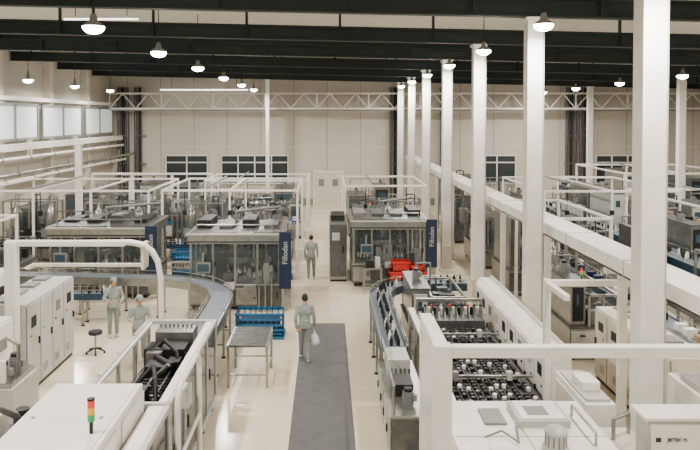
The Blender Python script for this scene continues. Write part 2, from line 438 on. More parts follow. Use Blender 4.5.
def packer(x0,x1,y0,y1,h,seed,m=None,name='packaging_machine'):
    r=random.Random(seed); b=B(); m=m or r.choice((GREY,STEEL,LGREY,STEEL2,STEEL)); zt=r.uniform(.75,.95)
    for x in (x0+.1,x1-.1):
        for y in (y0+.1,y1-.1): b.cyl((x,y,0),(x,y,.14),.05,DARK)
    b.box(x0,x1,y0,y1,.13,zt,m)
    n=max(2,int((x1-x0)/.8)); w=(x1-x0)/n
    for i in range(n):
        b.box(x0+i*w+.03,x0+(i+1)*w-.03,y0-.02,y0,.2,zt-.06,r.choice((LGREY,STEEL,STEEL2)))
        b.box(x0+i*w+w*.4,x0+i*w+w*.6,y0-.05,y0-.02,zt-.2,zt-.16,BLACK)
    b.box(x0-.03,x1+.03,y0-.03,y1+.03,zt,zt+.04,STEEL2)
    if r.random()<.5: tx0,tx1=x0+.05,x0+(x1-x0)*.35; gx0,gx1=tx1,x1
    else: tx0,tx1=x1-(x1-x0)*.35,x1-.05; gx0,gx1=x0,tx0
    b.box(tx0,tx1,y0+.15,y1-.1,zt+.04,h,m); b.box(tx0+.06,tx1-.06,y0+.12,y0+.15,zt+.15,h-.12,r.choice((LGREY,DARK,STEEL2)))
    b.box(tx0+.15,tx1-.2,y0+.1,y0+.12,h-.6,h-.3,SCREEN)
    b.box(tx0-.03,tx1+.03,y0+.12,y1-.07,h,h+.04,STEEL2)
    gh=h-r.uniform(.1,.5)
    for x in (gx0+.05,(gx0+gx1)/2,gx1-.05):
        for y in (y0+.05,y1-.05): b.box(x-.03,x+.03,y-.03,y+.03,zt,gh,STEEL)
    for y in (y0+.05,y1-.05): b.box(gx0+.02,gx1-.02,y-.03,y+.03,gh-.06,gh,STEEL)
    for x in (gx0+.05,gx1-.05): b.box(x-.03,x+.03,y0+.05,y1-.05,gh-.06,gh,STEEL)
    b.box(gx0+.09,gx1-.09,y0+.04,y0+.05,zt+.08,gh-.08,GLASS)
    for i in range(16):
        X=r.uniform(gx0+.25,gx1-.25);Y=r.uniform(y0+.25,y1-.25);k=r.random()
        if k<.3: b.cyl((X,Y,zt),(X,Y,zt+r.uniform(.3,gh-zt-.1)),r.uniform(.05,.14),r.choice((STEEL,DARK,STEEL2)),12)
        elif k<.8: s=r.uniform(.08,.22); b.box(X-s,X+s,Y-.12,Y+.12,zt,zt+r.uniform(.2,.8),r.choice((DARK,BLACK,STEEL2,NAVY,LGREY,DARK)))
        else: b.lathe(X,Y,[(.05,zt),(.05,zt+.3),(.2,zt+.35),(.22,zt+.55),(.08,zt+.6),(.05,zt+.7)],STEEL2,14)
    b.cyl((gx0+.2,(y0+y1)/2,zt+.5),(gx1-.2,(y0+y1)/2,zt+.5),.04,STEEL,10)
    b.tube([(gx0+.3,y1-.2,zt),(gx0+.3,y1-.2,h+.3),(tx1-.1,y1-.2,h+.3),(tx1-.1,y1-.2,h)],.03,GREY)
    motor(b,(tx0+tx1)/2,(y0+y1)/2,h+.04)
    if seed%4==0: stack_light(b,tx1-.1,y0+.2,h+.04,.9)
    return b.obj(name,.006)

def skid(x0,x1,y0,y1,h,seed):
    # open steel frame with small vessels, valves and pipework
    r=random.Random(seed); b=B(); yc=(y0+y1)/2
    for x in (x0,(x0+x1)/2,x1):
        for y in (y0,y1): b.box(x-.035,x+.035,y-.035,y+.035,0,h,STEEL); b.box(x-.07,x+.07,y-.07,y+.07,0,.02,STEEL2)
    for z in (.25,h*.55,h):
        for y in (y0,y1): b.box(x0,x1,y-.03,y+.03,z-.03,z+.03,STEEL)
        for x in (x0,x1): b.box(x-.028,x+.028,y0,y1,z-.028,z+.028,STEEL)
    n=max(1,int((x1-x0)/.7))
    for i in range(n):
        cx=x0+(i+.5)*(x1-x0)/n; rr=min(.24,(y1-y0)*.35)
        b.lathe(cx,yc,[(.05,.5),(rr*.6,.6),(rr,.75),(rr,h*.8),(rr*.8,h*.86),(.08,h*.9),(.05,h*.97)],(STEEL,STEEL2)[i%2],16)
        for k in range(3):
            t=k*2.1; b.cyl((cx+rr*.8*math.cos(t),yc+rr*.8*math.sin(t),.25),(cx+rr*.8*math.cos(t),yc+rr*.8*math.sin(t),.8),.02,STEEL,6)
        b.tube([(cx,yc,h*.95),(cx,yc,h+.25),(cx+.3,yc,h+.25),(cx+.3,y0,h+.25),(cx+.3,y0,.6)],.03,(STEEL,DARK,GREY)[i%3])
        b.cyl((cx+.3,y0-.02,1.0),(cx+.3,y0-.02,1.2),.07,DARK,10); b.cyl((cx+.22,y0-.06,1.1),(cx+.38,y0-.06,1.1),.03,BLUE,8)
        b.box(cx-.2,cx+.05,y0-.12,y0-.03,1.3,1.65,(GREY,DARK)[i%2])
    return b.obj('process_vessel_skid',.004)

# ------------------------------------------------------------------ foreground left
b=B()
b.box(-4.06,-2.80,6.6,10.45,0,.1,DARK); b.box(-4.08,-2.78,6.6,10.45,.1,2.3,WHITE)
b.box(-4.02,-2.84,6.66,10.39,2.3,2.315,WHITE)
for y in (7.3,8.6,9.9): b.box(-2.78,-2.755,y-.55,y+.55,.2,2.2,WHITE); b.box(-2.755,-2.73,y+.4,y+.45,1.1,1.3,BLACK)
for y in (7.2,9.2):
    for x in (-3.9,-3.0): b.cyl((x,y,2.315),(x,y,2.33),.03,STEEL,8)
stack_light(b,-2.98,8.75,2.315,1.12)
b.obj('machine_hood_cabinet',.02)
b=B(); b.box(-5.6,-4.3,9.2,11.2,.0,1.3,GREY); b.box(-5.5,-4.4,9.3,11.1,1.3,1.4,STEEL2)
motor(b,-4.9,9.8,1.4,1.6,LGREY); motor(b,-4.7,10.7,1.4,1.3,STEEL2); b.tube([(-5.3,9.5,1.4),(-5.3,9.5,2.0),(-4.9,10.3,2.0),(-4.6,10.9,1.5)],.06,STEEL)
b.box(-5.4,-5.0,10.3,10.9,1.4,1.75,WHITE); b.obj('pump_unit',.01)

b=B(); x0,x1,y0,y1,zt=-3.85,-2.42,10.6,15.0,1.95
b.box(x0+.1,x1-.1,y0,y1,.12,.55,STEEL2)
for y in [y0+.1+i*(y1-y0-.2)/4 for i in range(5)]:
    for x in (x0+.08,x1-.08): b.cyl((x,y,0),(x,y,.14),.05,DARK)
b.box(x0+.2,x1-.2,y0+.05,y1-.05,.55,1.15,STEEL2)
b.box(x0+.16,x1-.2,y0+.1,y1-.2,1.15,1.3,BLACK)
for i in range(26):
    y=y0+.3+i*.155; b.cyl((x0+.22,y,1.36),(x1-.3,y,1.36),.03,BLACK if i%3 else STEEL2,8)
for xx in (x0+.35,x0+.62,x1-.55): b.cyl((xx,y0+.15,1.48),(xx,y1-.25,1.48),.024,STEEL2,8)
b.box(x0+.22,x1-.4,y1-1.25,y1-.75,1.3,1.72,BLACK); b.box(x0+.4,x1-.6,y1-1.9,y1-1.5,1.3,1.6,DARK); b.box(x0+.3,x0+.75,y0+.9,y0+1.5,1.3,1.65,DARK)
b.box(x0+.8,x1-.4,y0+2.6,y0+2.9,1.3,1.66,BLACK); b.box(x0+.3,x0+.6,y0+3,y0+3.2,1.3,1.7,STEEL)
b.cyl((x0+.6,y0+2.2,1.45),(x1-.5,y0+2.2,1.75),.04,STEEL,8)
b.cyl((x0+.5,y1-1.4,1.62),(x1-.5,y1-1.9,1.62),.06,BLACK,8)
b.tube([(x0+.4,y0+1.8,1.5),(x0+.7,y0+2.0,1.8),(x1-.6,y0+1.6,1.7),(x1-.5,y0+1.2,1.4)],.04,BLACK)
b.tube([(x0+.3,y0+3.4,1.5),(x0+.6,y0+3.3,1.85),(x1-.5,y0+2.9,1.75),(x1-.35,y0+2.6,1.4)],.04,BLACK)
for y in [y0+i*(y1-y0)/4 for i in range(5)]:
    for x in (x0,x1): b.box(x-.035,x+.035,y-.035,y+.035,.2,zt,LGREY)
for x in (x0,x1):
    for z in (.3,zt-.04): b.box(x-.04,x+.04,y0,y1,z-.04,z+.04,LGREY)
for y in (y0,y1): b.box(x0,x1,y-.045,y+.045,zt-.085,zt-.005,LGREY)
b.box(x1-.18,x1-.045,y0,y1,zt-.09,zt-.03,WHITE); b.box(x0+.045,x0+.1,y0,y1,zt-.09,zt-.03,WHITE)
for i in range(4):
    ya=y0+i*(y1-y0)/4+.05;yb=y0+(i+1)*(y1-y0)/4-.05
    b.box(x1-.005,x1+.01,ya,yb,.38,zt-.1,BGLASS); b.box(x0-.01,x0+.005,ya,yb,.38,zt-.1,GLASS)
    b.box(x1+.03,x1+.06,ya+.1,ya+.14,1.0,1.22,BLACK)
b.box(x0+.3,x1-.35,y1-.65,y1-.1,1.15,1.88,STEEL)
for i in range(8): b.cyl((x0+.35+.09*i,y1-.3,1.88),(x0+.35+.09*i,y1-.3,1.95),.025,STEEL,8)
b.obj('blister_packing_machine',.005)
b=B(); y0,y1=7.4,10.5; x0=-2.70
b.box(x0,-2.48,y0,y1,.1,.5,STEEL2); b.box(x0,-2.5,y0,y1,.5,1.1,STEEL2)
for y in (y0+.04,(y0+y1)/2,y1-.04): b.box(-2.46,-2.38,y-.04,y+.04,0,1.94,LGREY)
for z in (.3,1.91): b.box(-2.465,-2.375,y0,y1,z-.045,z+.045,LGREY)
b.box(x0,-2.47,y0,y1,1.88,1.94,WHITE)
for i in range(2): b.box(-2.425,-2.41,y0+.1+i*1.55,y0+1.5+i*1.55,.38,1.84,BGLASS)
b.obj('guard_fence_section',.005)
b=B(); X=-2.2
b.tube([(X,10.2,0),(X,10.2,2.05),(X,10.25,2.17),(X,10.33,2.26),(X,10.45,2.3),(X,11.7,2.3),(X,11.82,2.26),(X,11.9,2.17),(X,11.95,2.05),(X,11.95,0)],.045,WHITE,12)
b.box(X-.1,X+.1,10.1,10.3,0,.04,GREY); b.box(X-.1,X+.1,11.85,12.05,0,.04,GREY)
b.tube([(X,10.2,1.2),(X,11.95,1.2)],.035,WHITE,10)
b.box(X-.05,X+.08,10.6,10.9,1.85,2.15,LGREY)
b.obj('tubular_guard_rail')
b=B(); Y=15.25
b.box(-7.02,-6.78,Y-.12,Y+.12,0,3.6,WHITE); b.box(-7.08,-6.72,Y-.18,Y+.18,0,.06,WHITE)
b.tube([(-6.8,Y,3.55),(-4.3,Y,3.58),(-4.0,Y,3.52),(-3.82,Y,3.38),(-3.7,Y,3.15),(-3.64,Y,2.8),(-3.62,Y,1.4),(-3.62,Y,0)],.065,WHITE,12)
b.box(-7.02,-4.4,Y-.08,Y+.08,3.5,3.62,WHITE)
b.box(-6.55,-4.0,Y+.3,Y+.38,2.97,3.05,CREAM); b.box(-6.6,-6.52,Y,Y+.38,2.97,3.05,CREAM); b.box(-4.08,-4.0,Y,Y+.4,2.97,3.55,CREAM)
b.obj('cable_gantry',.015)
cabinet_row(-7.7,-6.75,12.2,14.9,2.05,1,3)
cabinet_row(-7.7,-6.75,15.6,18.5,2.1,1,4,LGREY)
cabinet_row(-9.6,-8.8,13.5,19.5,2.1,1,5,WHITE)
b=B(); b.box(-6.5,-5.9,13.0,14.2,0,1.2,LGREY); b.box(-6.45,-5.95,13.05,14.15,1.2,1.28,STEEL)
for y in (13.3,13.8): motor(b,-6.2,y,1.28,1.1,GREY)
b.box(-6.4,-6.1,13.1,13.2,1.28,1.7,WHITE); b.tube([(-6.0,13.5,1.3),(-6.0,13.5,1.9),(-6.4,13.9,1.9)],.04,STEEL); b.obj('vacuum_pump_cart',.01)
b=B(); cx,cy=-6.2,18.6
b.lathe(cx,cy,[(.02,.52),(.18,.52),(.19,.56),(.18,.6),(.02,.61)],BLACK,16); b.cyl((cx,cy,.12),(cx,cy,.52),.025,STEEL)
for i in range(5):
    t=i*2*math.pi/5; b.cyl((cx,cy,.14),(cx+.24*math.cos(t),cy+.24*math.sin(t),.07),.02,BLACK,8); b.ell((cx+.24*math.cos(t),cy+.24*math.sin(t),.035),(.035,.035,.035),BLACK,8,6)
b.obj('swivel_stool')
pts=[(-11,22.7),(-8,22.6),(-5.2,22.25)]+[(-4.6,22.05),(-4.0,21.7),(-3.55,21.2),(-3.2,20.6),(-3.03,20.0),(-3.0,19),(-3.0,17.5),(-3.0,15.5)]
conveyor(pts,.66,1.2,STEEL,BELT,0,'curved_belt_conveyor',1.3,rail=True,depth=.22)
conveyor([(-14,21.2),(-10,21.2),(-6.6,21.3)],.5,.95,TEAL,BELT,1)
def crate(b,x0,x1,y0,y1,z0,z1,m):
    t=.03
    b.box(x0,x1,y0,y1,z0,z0+t,m)
    for (a,c,d,e) in ((x0,x1,y0,y0+t),(x0,x1,y1-t,y1),(x0,x0+t,y0,y1),(x1-t,x1,y0,y1)): 
        b.box(a,c,d,e,z0,z0+.08,m); b.box(a,c,d,e,z1-.08,z1,m)
    n=8
    for i in range(n+1):
        x=x0+(x1-x0-t)*i/n; 
        for y in (y0,y1-t): b.box(x,x+t,y,y+t,z0,z1,m)
        y=y0+(y1-y0-t)*i/n
        for x in (x0,x1-t): b.box(x,x+t,y,y+t,z0,z1,m)
    b.box(x0-.02,x1+.02,y0-.02,y0,z1-.05,z1,m)
b=B()
crate(b,-2.6,-1.25,19.75,20.5,.1,.74,BLUE)
for z in (.24,.38,.54): b.box(-2.6,-1.25,19.735,19.76,z,z+.06,BLUE)
b.box(-2.5,-1.35,19.85,20.4,.13,.5,TEAL)
b.box(-2.62,-1.22,19.72,20.53,.0,.09,BLUE); b.obj('blue_crate')
b=B(); x0,x1,y0,y1,z=-2.3,-1.4,16.1,17.6,1.0
for x in (x0,x1): b.box(x-.03,x+.03,y0,y1,z-.12,z+.02,STEEL)
for i in range(13): y=y0+.05+i*.115; b.cyl((x0,y,z),(x1,y,z),.035,STEEL2,10)
for y in (y0+.1,y1-.1):
    for x in (x0,x1): b.box(x-.03,x+.03,y-.03,y+.03,0,z-.1,STEEL)
    b.cyl((x0,y,.3),(x1,y,.3),.02,STEEL,8)
for x in (x0,x1): b.cyl((x,y0+.1,.3),(x,y1-.1,.3),.02,STEEL,8)
b.obj('roller_conveyor')
filler('rotary_filling_machine',-4.5,-1.5,22.75,25.7,2.55,True,3,'Fillodan')
filler('rotary_filling_machine',-9.7,-6.25,24.3,27.2,2.5,True,5,'Fillodan')
filler('rotary_filling_machine',.95,3.75,26.0,29.2,2.5,True,8,'Fillodan')
b=B(); b.box(.1,.78,26.8,29,.08,2.3,STEEL); b.box(.13,.75,26.77,26.8,.2,2.2,STEEL2); b.box(.6,.66,26.72,26.77,1.1,1.4,BLACK); b.box(.12,.76,26.82,29,0,.08,DARK); b.box(.2,.5,26.75,26.77,1.6,1.9,LGREY)
b.box(.15,.7,27.2,28.5,2.3,2.5,DARK); b.obj('steel_control_cabinet',.01)
b=B(); b.box(2.2,3.6,25.0,25.65,.36,.41,STEEL)
for x in (2.25,3.55):
    for y in (25.05,25.6): b.box(x-.025,x+.025,y-.025,y+.025,0,.36,STEEL)
for (xa,xb2,z0,z1) in ((2.25,2.9,.41,.77),(2.92,3.56,.41,.77),(2.35,3.0,.78,1.12),(3.02,3.5,.78,.98)):
    crate(b,xa,xb2,25.02,25.62,z0,z1,RED); b.box(xa+.03,xb2-.03,25.04,25.6,z0+.03,z1-.09,RED)
b.obj('red_crate_rack')
b=B(); b.box(1.3,2.0,25.0,25.6,.85,.9,STEEL); b.box(1.3,2.0,25.0,25.6,.3,.33,STEEL)
for x in (1.33,1.97):
    for y in (25.03,25.57): b.box(x-.02,x+.02,y-.02,y+.02,0,.85,STEEL)
b.box(1.4,1.7,25.1,25.4,.9,1.1,DARK); b.box(1.75,1.92,25.1,25.4,.9,1.25,LGREY); b.obj('steel_work_trolley')

# ------------------------------------------------------------------ centre right
pts=[(1.5,15.4),(1.5,18),(1.5,19.6)]+[(1.56,20.3),(1.8,20.95),(2.2,21.4),(2.8,21.6),(3.6,21.62),(4.3,21.62)]
conveyor(pts,.62,1.2,TEAL,BELT,1,'curved_bottle_conveyor',1.2,depth=.2)
b=B()
b.box(1.15,1.85,12.3,15.2,.12,.95,STEEL2); b.box(1.12,1.88,12.3,15.2,.95,1.0,STEEL)
for y in (12.5,13.8,15.0):
    for x in (1.22,1.78): b.cyl((x,y,0),(x,y,.14),.05,DARK)
for i in range(4): b.box(1.125,1.15,12.35+i*.72,12.98+i*.72,.2,.88,LGREY if i%2 else STEEL); b.box(1.1,1.125,12.9+i*.72,12.94+i*.72,.45,.6,BLACK)
b.box(1.25,1.7,14.2,15.0,1.0,1.35,LGREY); b.box(1.3,1.65,13.2,13.8,1.0,1.22,DARK); motor(b,1.5,12.8,1.0,1.0)
for i in range(5): b.cyl((1.3+.09*i,14.0,1.0),(1.3+.09*i,14.0,1.25),.025,STEEL,8)
b.tube([(1.2,12.4,1.0),(1.2,12.4,1.5),(1.2,15.1,1.5),(1.2,15.1,1.0)],.025,STEEL)
b.obj('bottle_infeed_module',.006)
b=B(); x0,x1,y0,y1=2.1,3.92,10.9,17.6
b.box(x0+.1,x1-.05,y0,y1,.15,.8,GREY)
for y in [y0+.1+i*(y1-y0-.2)/5 for i in range(6)]:
    for x in (x0+.06,x1-.06): b.cyl((x,y,0),(x,y,.16),.05,DARK)
b.box(x0+.12,x1-.02,y0+.01,y1-.01,.8,1.2,BLACK)
nl=11; w=(x1-x0-.3)/nl
for i in range(nl):
    xa=x0+.18+i*w
    b.box(xa+.02,xa+w-.03,y0+.1,y1-.9,1.2,1.24,BLACK); b.box(xa-.006,xa+.006,y0+.1,y1-.9,1.2,1.3,STEEL2)
    for k in range(38):
        if R.random()<.72:
            yy=y0+.2+k*.145; b.cyl((xa+w*.5,yy,1.24),(xa+w*.5,yy,1.31),.042,(DARK,BLACK,DARK,DARK,BLACK,WHITE,STEEL2)[R.randrange(7)],8)
for y in (y0+.9,y0+2.3,y0+3.7,y0+4.9): b.box(x0+.1,x1,y-.022,y+.022,1.36,1.41,STEEL); b.box(x0+.3,x0+.4,y-.06,y+.06,1.32,1.48,GREY); b.box(x1-.5,x1-.4,y-.06,y+.06,1.32,1.48,LGREY)
b.box(x0+.15,x1-.1,y1-.85,y1-.05,1.2,1.42,STEEL2)
for i in range(10):
    X=x0+.3+i*.15; b.cyl((X,y1-.6,1.42),(X,y1-.6,1.7),.03,STEEL,8); b.ell((X,y1-.6,1.72),(.035,.035,.035),RED if i%3==1 else DARK,8,6)
    b.cyl((X,y1-.3,1.42),(X,y1-.3,1.6),.045,WHITE if i%2 else DARK,8)
b.box(x0+.1,x1-.1,y1-.5,y1-.42,1.78,1.86,STEEL)
for x in (x0+.12,x1-.12): b.box(x-.03,x+.03,y1-.5,y1-.42,1.2,1.78,STEEL)
for y in [y0+i*(y1-y0)/6 for i in range(7)]: b.box(x0-.035,x0+.035,y-.035,y+.035,.1,1.43,LGREY)
for z in (.25,): b.box(x0-.04,x0+.04,y0,y1,z-.04,z+.04,LGREY)
for i in range(6):
    ya=y0+i*(y1-y0)/6+.04; yb=ya+(y1-y0)/6-.08; b.box(x0-.008,x0+.008,ya,yb,.3,1.42,GLASS); b.box(x0+.09,x0+.1,ya,yb,.2,.8,STEEL2)
b.box(x0-.04,x0+.1,y0-.02,y1+.02,1.43,1.5,WHITE)
b.obj('lane_dividing_machine',.005)
packer(2.2,3.7,18.3,20.6,1.75,31,STEEL,'capping_machine')
cabinet_row(4.08,4.55,12.9,19.0,1.95,-1,9,WHITE,'switch_cabinet_row',True)
b=B(); b.box(4.12,4.6,11.0,12.5,0,1.75,WHITE); b.box(4.09,4.12,11.1,12.4,.15,1.65,CREAM); b.box(4.15,4.55,11.1,12.4,1.75,1.8,LGREY); b.box(4.2,4.5,11.4,11.9,1.8,1.95,WHITE); b.obj('drive_enclosure',.015)
b=B(); x0,x1,y0,y1,h=1.72,3.72,7.6,10.4,2.0
b.box(x0,x1,y0,y1,.1,h,WHITE); b.box(x0+.05,x1-.05,y0+.05,y1-.05,0,.1,DARK)
b.box(x0-.03,x1+.03,y0-.03,y1+.03,h,h+.04,WHITE)
for i in range(3): b.box(x0-.025,x0,y0+.05+i*.93,y0+.9+i*.93,.2,1.9,WHITE); b.box(x0-.05,x0-.025,y0+.8+i*.93,y0+.84+i*.93,1,1.2,BLACK)
b.box(x0+.95,x0+.965,y0,y1,h+.04,h+.043,GREY); b.box(x0,x1,9.25,9.265,h+.04,h+.043,GREY)
b.box(2.65,3.35,9.5,10.2,h+.04,h+.14,LGREY); b.box(2.7,3.3,9.55,10.15,h+.14,h+.16,PAPER); b.box(2.8,3.1,9.65,9.95,h+.16,h+.165,GREY)
b.lathe(2.93,8.85,[(.17,h+.04),(.17,h+.1),(.13,h+.12),(.13,h+.26),(.15,h+.28),(.15,h+.31),(.1,h+.35),(.03,h+.37)],LGREY,20)
for i in range(12):
    t=i*math.pi/6; b.box(2.93+.13*math.cos(t)-.008,2.93+.13*math.cos(t)+.008,8.85+.13*math.sin(t)-.008,8.85+.13*math.sin(t)+.008,h+.12,h+.26,GREY)
b.box(2.2,2.5,9.6,10.1,h+.04,h+.07,GREY); b.box(2.1,2.3,8.6,9.0,h+.04,h+.06,PAPER)
b.tube([(2.1,9.2,h+.06),(2.35,9.3,h+.1),(2.5,9.0,h+.08),(2.62,9.6,h+.08)],.014,GREY)
b.tube([(3.5,9.0,h+.04),(3.5,9.0,h+.2),(3.5,9.9,h+.2),(3.5,9.9,h+.04)],.02,STEEL)
b.obj('dosing_machine_housing',.015)
b=B(); Y=8.7
b.box(1.33,1.56,Y-.08,Y+.12,0,3.46,WHITE); b.box(1.24,1.64,Y-.17,Y+.21,0,.04,WHITE)
b.box(1.56,6.6,Y-.07,Y+.08,3.31,3.45,WHITE); b.box(1.35,1.54,Y+.12,Y+1.35,3.29,3.44,WHITE)
b.box(6.6,6.78,Y-.08,Y+.1,0,3.46,WHITE)
b.box(1.36,1.53,Y+1.35,Y+1.5,0,3.44,WHITE)
b.box(1.30,1.33,Y-.04,Y+.08,1.6,1.9,GREY)
b.obj('cable_gantry',.012)
b=B(); Y=12.62
b.box(3.96,4.07,Y,Y+.14,0,3.36,WHITE)
b.box(4.07,8.6,Y+.01,Y+.13,3.24,3.35,WHITE); b.box(8.6,8.72,Y,Y+.14,0,3.36,WHITE); b.box(3.965,4.065,Y-1.0,Y,3.24,3.34,WHITE)
b.obj('cable_gantry',.012)
b=B(); b.box(4.15,5.1,8.95,9.3,.0,2.40,LGREY); b.box(4.18,5.07,8.92,8.95,.1,2.34,WHITE); b.box(4.1,5.15,8.9,9.35,2.40,2.44,WHITE); b.box(4.24,4.31,8.912,8.92,2.12,2.18,INK)
o=b.obj('control_cabinet',.01)
text('label','JIETEK M.',(4.52,8.91,2.15),(math.pi/2,0,0),.065,INK,o)
b=B(); b.box(5.35,6.2,9.6,10.9,0,2.3,WHITE); b.box(5.4,6.15,9.57,9.6,.1,2.2,LGREY); b.box(5.5,5.9,9.55,9.57,1.7,2.0,SCREEN); b.box(5.4,6.1,9.8,10.6,2.3,2.4,LGREY); b.obj('control_cabinet',.012)
b=B(); b.box(3.95,4.5,9.6,10.3,0,1.7,CREAM); b.box(3.98,4.47,9.57,9.6,.1,1.6,WHITE); b.tube([(4.1,9.9,1.7),(4.1,9.9,2.0),(4.4,10.1,2.0),(4.4,10.1,1.7)],.03,STEEL); b.obj('junction_box',.012)

# ------------------------------------------------------------------ long cable tray
b=B(); x0,x1=5.28,5.95; z0,z1=3.46,3.76
b.box(x0,x1,9.4,47,z0,z0+.05,WHITE); b.box(x0,x0+.04,9.4,47,z0,z1,WHITE); b.box(x1-.04,x1,9.4,47,z0,z1,WHITE)
b.box(x0+.04,x1-.04,9.4,47,z1-.02,z1+.0,WHITE)
y=13.2
while y<46:
    b.box(x0+.25,x0+.4,y-.07,y+.07,0,z0-.1,WHITE); b.box(x0-.02,x1+.02,y-.06,y+.06,z0-.1,z0,WHITE); b.box(x0+.15,x0+.5,y-.15,y+.15,0,.03,WHITE)
    y+=4.5
y=9.4
while y<46: b.box(x0-.012,x1+.012,y-.015,y+.015,z0-.01,z1+.012,LGREY); y+=3
b.obj('cable_tray',.01)

# ------------------------------------------------------------------ right hall
cabinet_row(6.5,7.3,13.1,16.8,1.75,-1,5,CREAM)
conveyor([(8.4,15),(8.4,24),(8.4,33)],.7,1.25,TEAL,BELT,2,depth=.2)
conveyor([(12.3,15),(12.3,28),(12.3,42)],1.0,1.5,TEAL,BELT,1,depth=.3)
conveyor([(10.2,17),(10.2,26),(10.2,40)],.5,1.0,STEEL,BELT,1)
conveyor([(15.5,22),(15.5,34),(15.5,46)],.8,1.9,NAVY,BELT,2,depth=.3)
s=100
for (x0,x1,y0,y1,h) in ((6.3,7.6,18,20.5,2.0),(6.4,7.7,24.5,27,2.9),(6.3,7.6,29,32,2.5),(6.4,7.8,35,38,2.6),(9.0,9.8,20,22.5,1.8),(8.95,9.8,28.5,31,2.2),(11,11.65,24,26.5,2.3),
    (13.1,14.8,19,21.5,2.2),(13.1,14.7,25,28,2.4),(13.1,14.8,32,35,2.8),(16.2,19.8,25.5,28,2.6),(16.2,20,31,33.5,2.4),(18,20.5,37.5,40.5,3.0),(8.9,11.6,43,46,2.6),(13.2,14.8,38,41,2.6),
    (21.8,25,29,32,2.6),(21.5,25,36,39,2.8),(18.2,22,43,46,3.0),(20.8,24,22.5,25,2.4),(10.8,11.7,31,34,2.3),(9.2,9.9,34,37,2.4),(16.2,19,15.5,18,2.2)):
    packer(x0,x1,y0,y1,h,s); s+=1
for (x0,x1,y0,y1,z,nx,ny) in ((6.2,9.3,22.8,28,3.0,2,2),(9.2,14.9,29.5,36.5,3.2,3,2),(13,20.4,24,30.3,3.2,3,2),(15,21,35.2,42,3.5,3,2),(21,26,27,34,3.3,2,2)):
    gantry(x0,x1,y0,y1,z,nx,ny,.09)
cabinet_row(20.2,21,28.6,34,2.4,-1,6,WHITE)
skid(6.4,7.6,21.2,22.2,2.6,1); skid(8.9,9.7,24.0,25.2,2.4,2); skid(10.9,11.6,19.5,20.6,2.4,3); skid(13.2,14.7,29.2,30.4,2.8,4); skid(6.4,7.9,40,41,3.0,5)

# ------------------------------------------------------------------ left/far hall
s=200
for (x0,x1,y0,y1,h) in ((-13.8,-11.2,24.5,27,2.2),(-13.9,-11.2,30.4,33,2.3),(-10.3,-7.6,30.6,33,2.1),(-6.9,-4.4,30.6,33,2.1),(-3.8,-1.5,30.8,33.2,1.8),
    (-13.6,-11,36,39,2.3),(-10,-7,36.2,39,2.2),(-6.2,-3.8,36.2,39,2.0),(-3.2,-1.3,36.4,39,1.8),(-13.4,-10.2,42,45,2.3),(-9.4,-6,42,45,2.1),(-5.4,-2,42,45,2.0),
    (1.2,3.9,32.4,35,2.0),(1.1,3.9,37,39.8,2.1),(1.2,3.8,42,45,2.1)):
    packer(x0,x1,y0,y1,h,s); s+=1
for (x0,x1,y0,y1,z,nx,ny,dr) in ((-14.2,-7.2,28.2,33.8,3.35,4,2,4),(-6.7,-1.2,28.4,34.0,3.35,3,2,3),(-13.4,-6.6,39.9,40.2,3.1,4,2,0),(-6.2,-1.0,35.6,39.8,3.1,2,2,2),
    (.8,4.4,30.8,35.8,3.3,2,2,2),(-13.4,-10.5,19,23.6,3.0,2,2,3)):
    gantry(x0,x1,y0,y1,z,nx,ny,.085,drops=dr)
skid(-10.2,-7.6,29.4,30.3,2.7,6); skid(-6.3,-4.4,29.4,30.3,2.7,7); skid(-13.6,-11.4,29.3,30.1,2.8,8); skid(2.3,3.9,30.2,31.2,2.7,9); skid(-3.7,-2.0,29.5,30.3,2.4,10)
conveyor([(-14,28.8),(-8,28.8),(-1.6,28.8)],.5,1.1,TEAL,BELT,1)
conveyor([(-13.8,34.7),(-8,34.7),(-1.4,34.7)],.5,1.2,BLUE,BELT,2)
conveyor([(-13.8,40.6),(-8,40.6),(-1.4,40.6)],.5,1.3,STEEL,BELT,1)
for (x,y) in ((-5.5,27.3),(-1.9,27.4),(1.5,30.1)):
    b=B()
    for k in range(3): crate(b,x-.5,x+.5,y-.35,y+.35,.1+.35*k,.42+.35*k,BLUE if k!=1 else LGREY)
    b.box(x-.55,x+.55,y-.4,y+.4,0,.1,BLUE); b.obj('crate_stack')

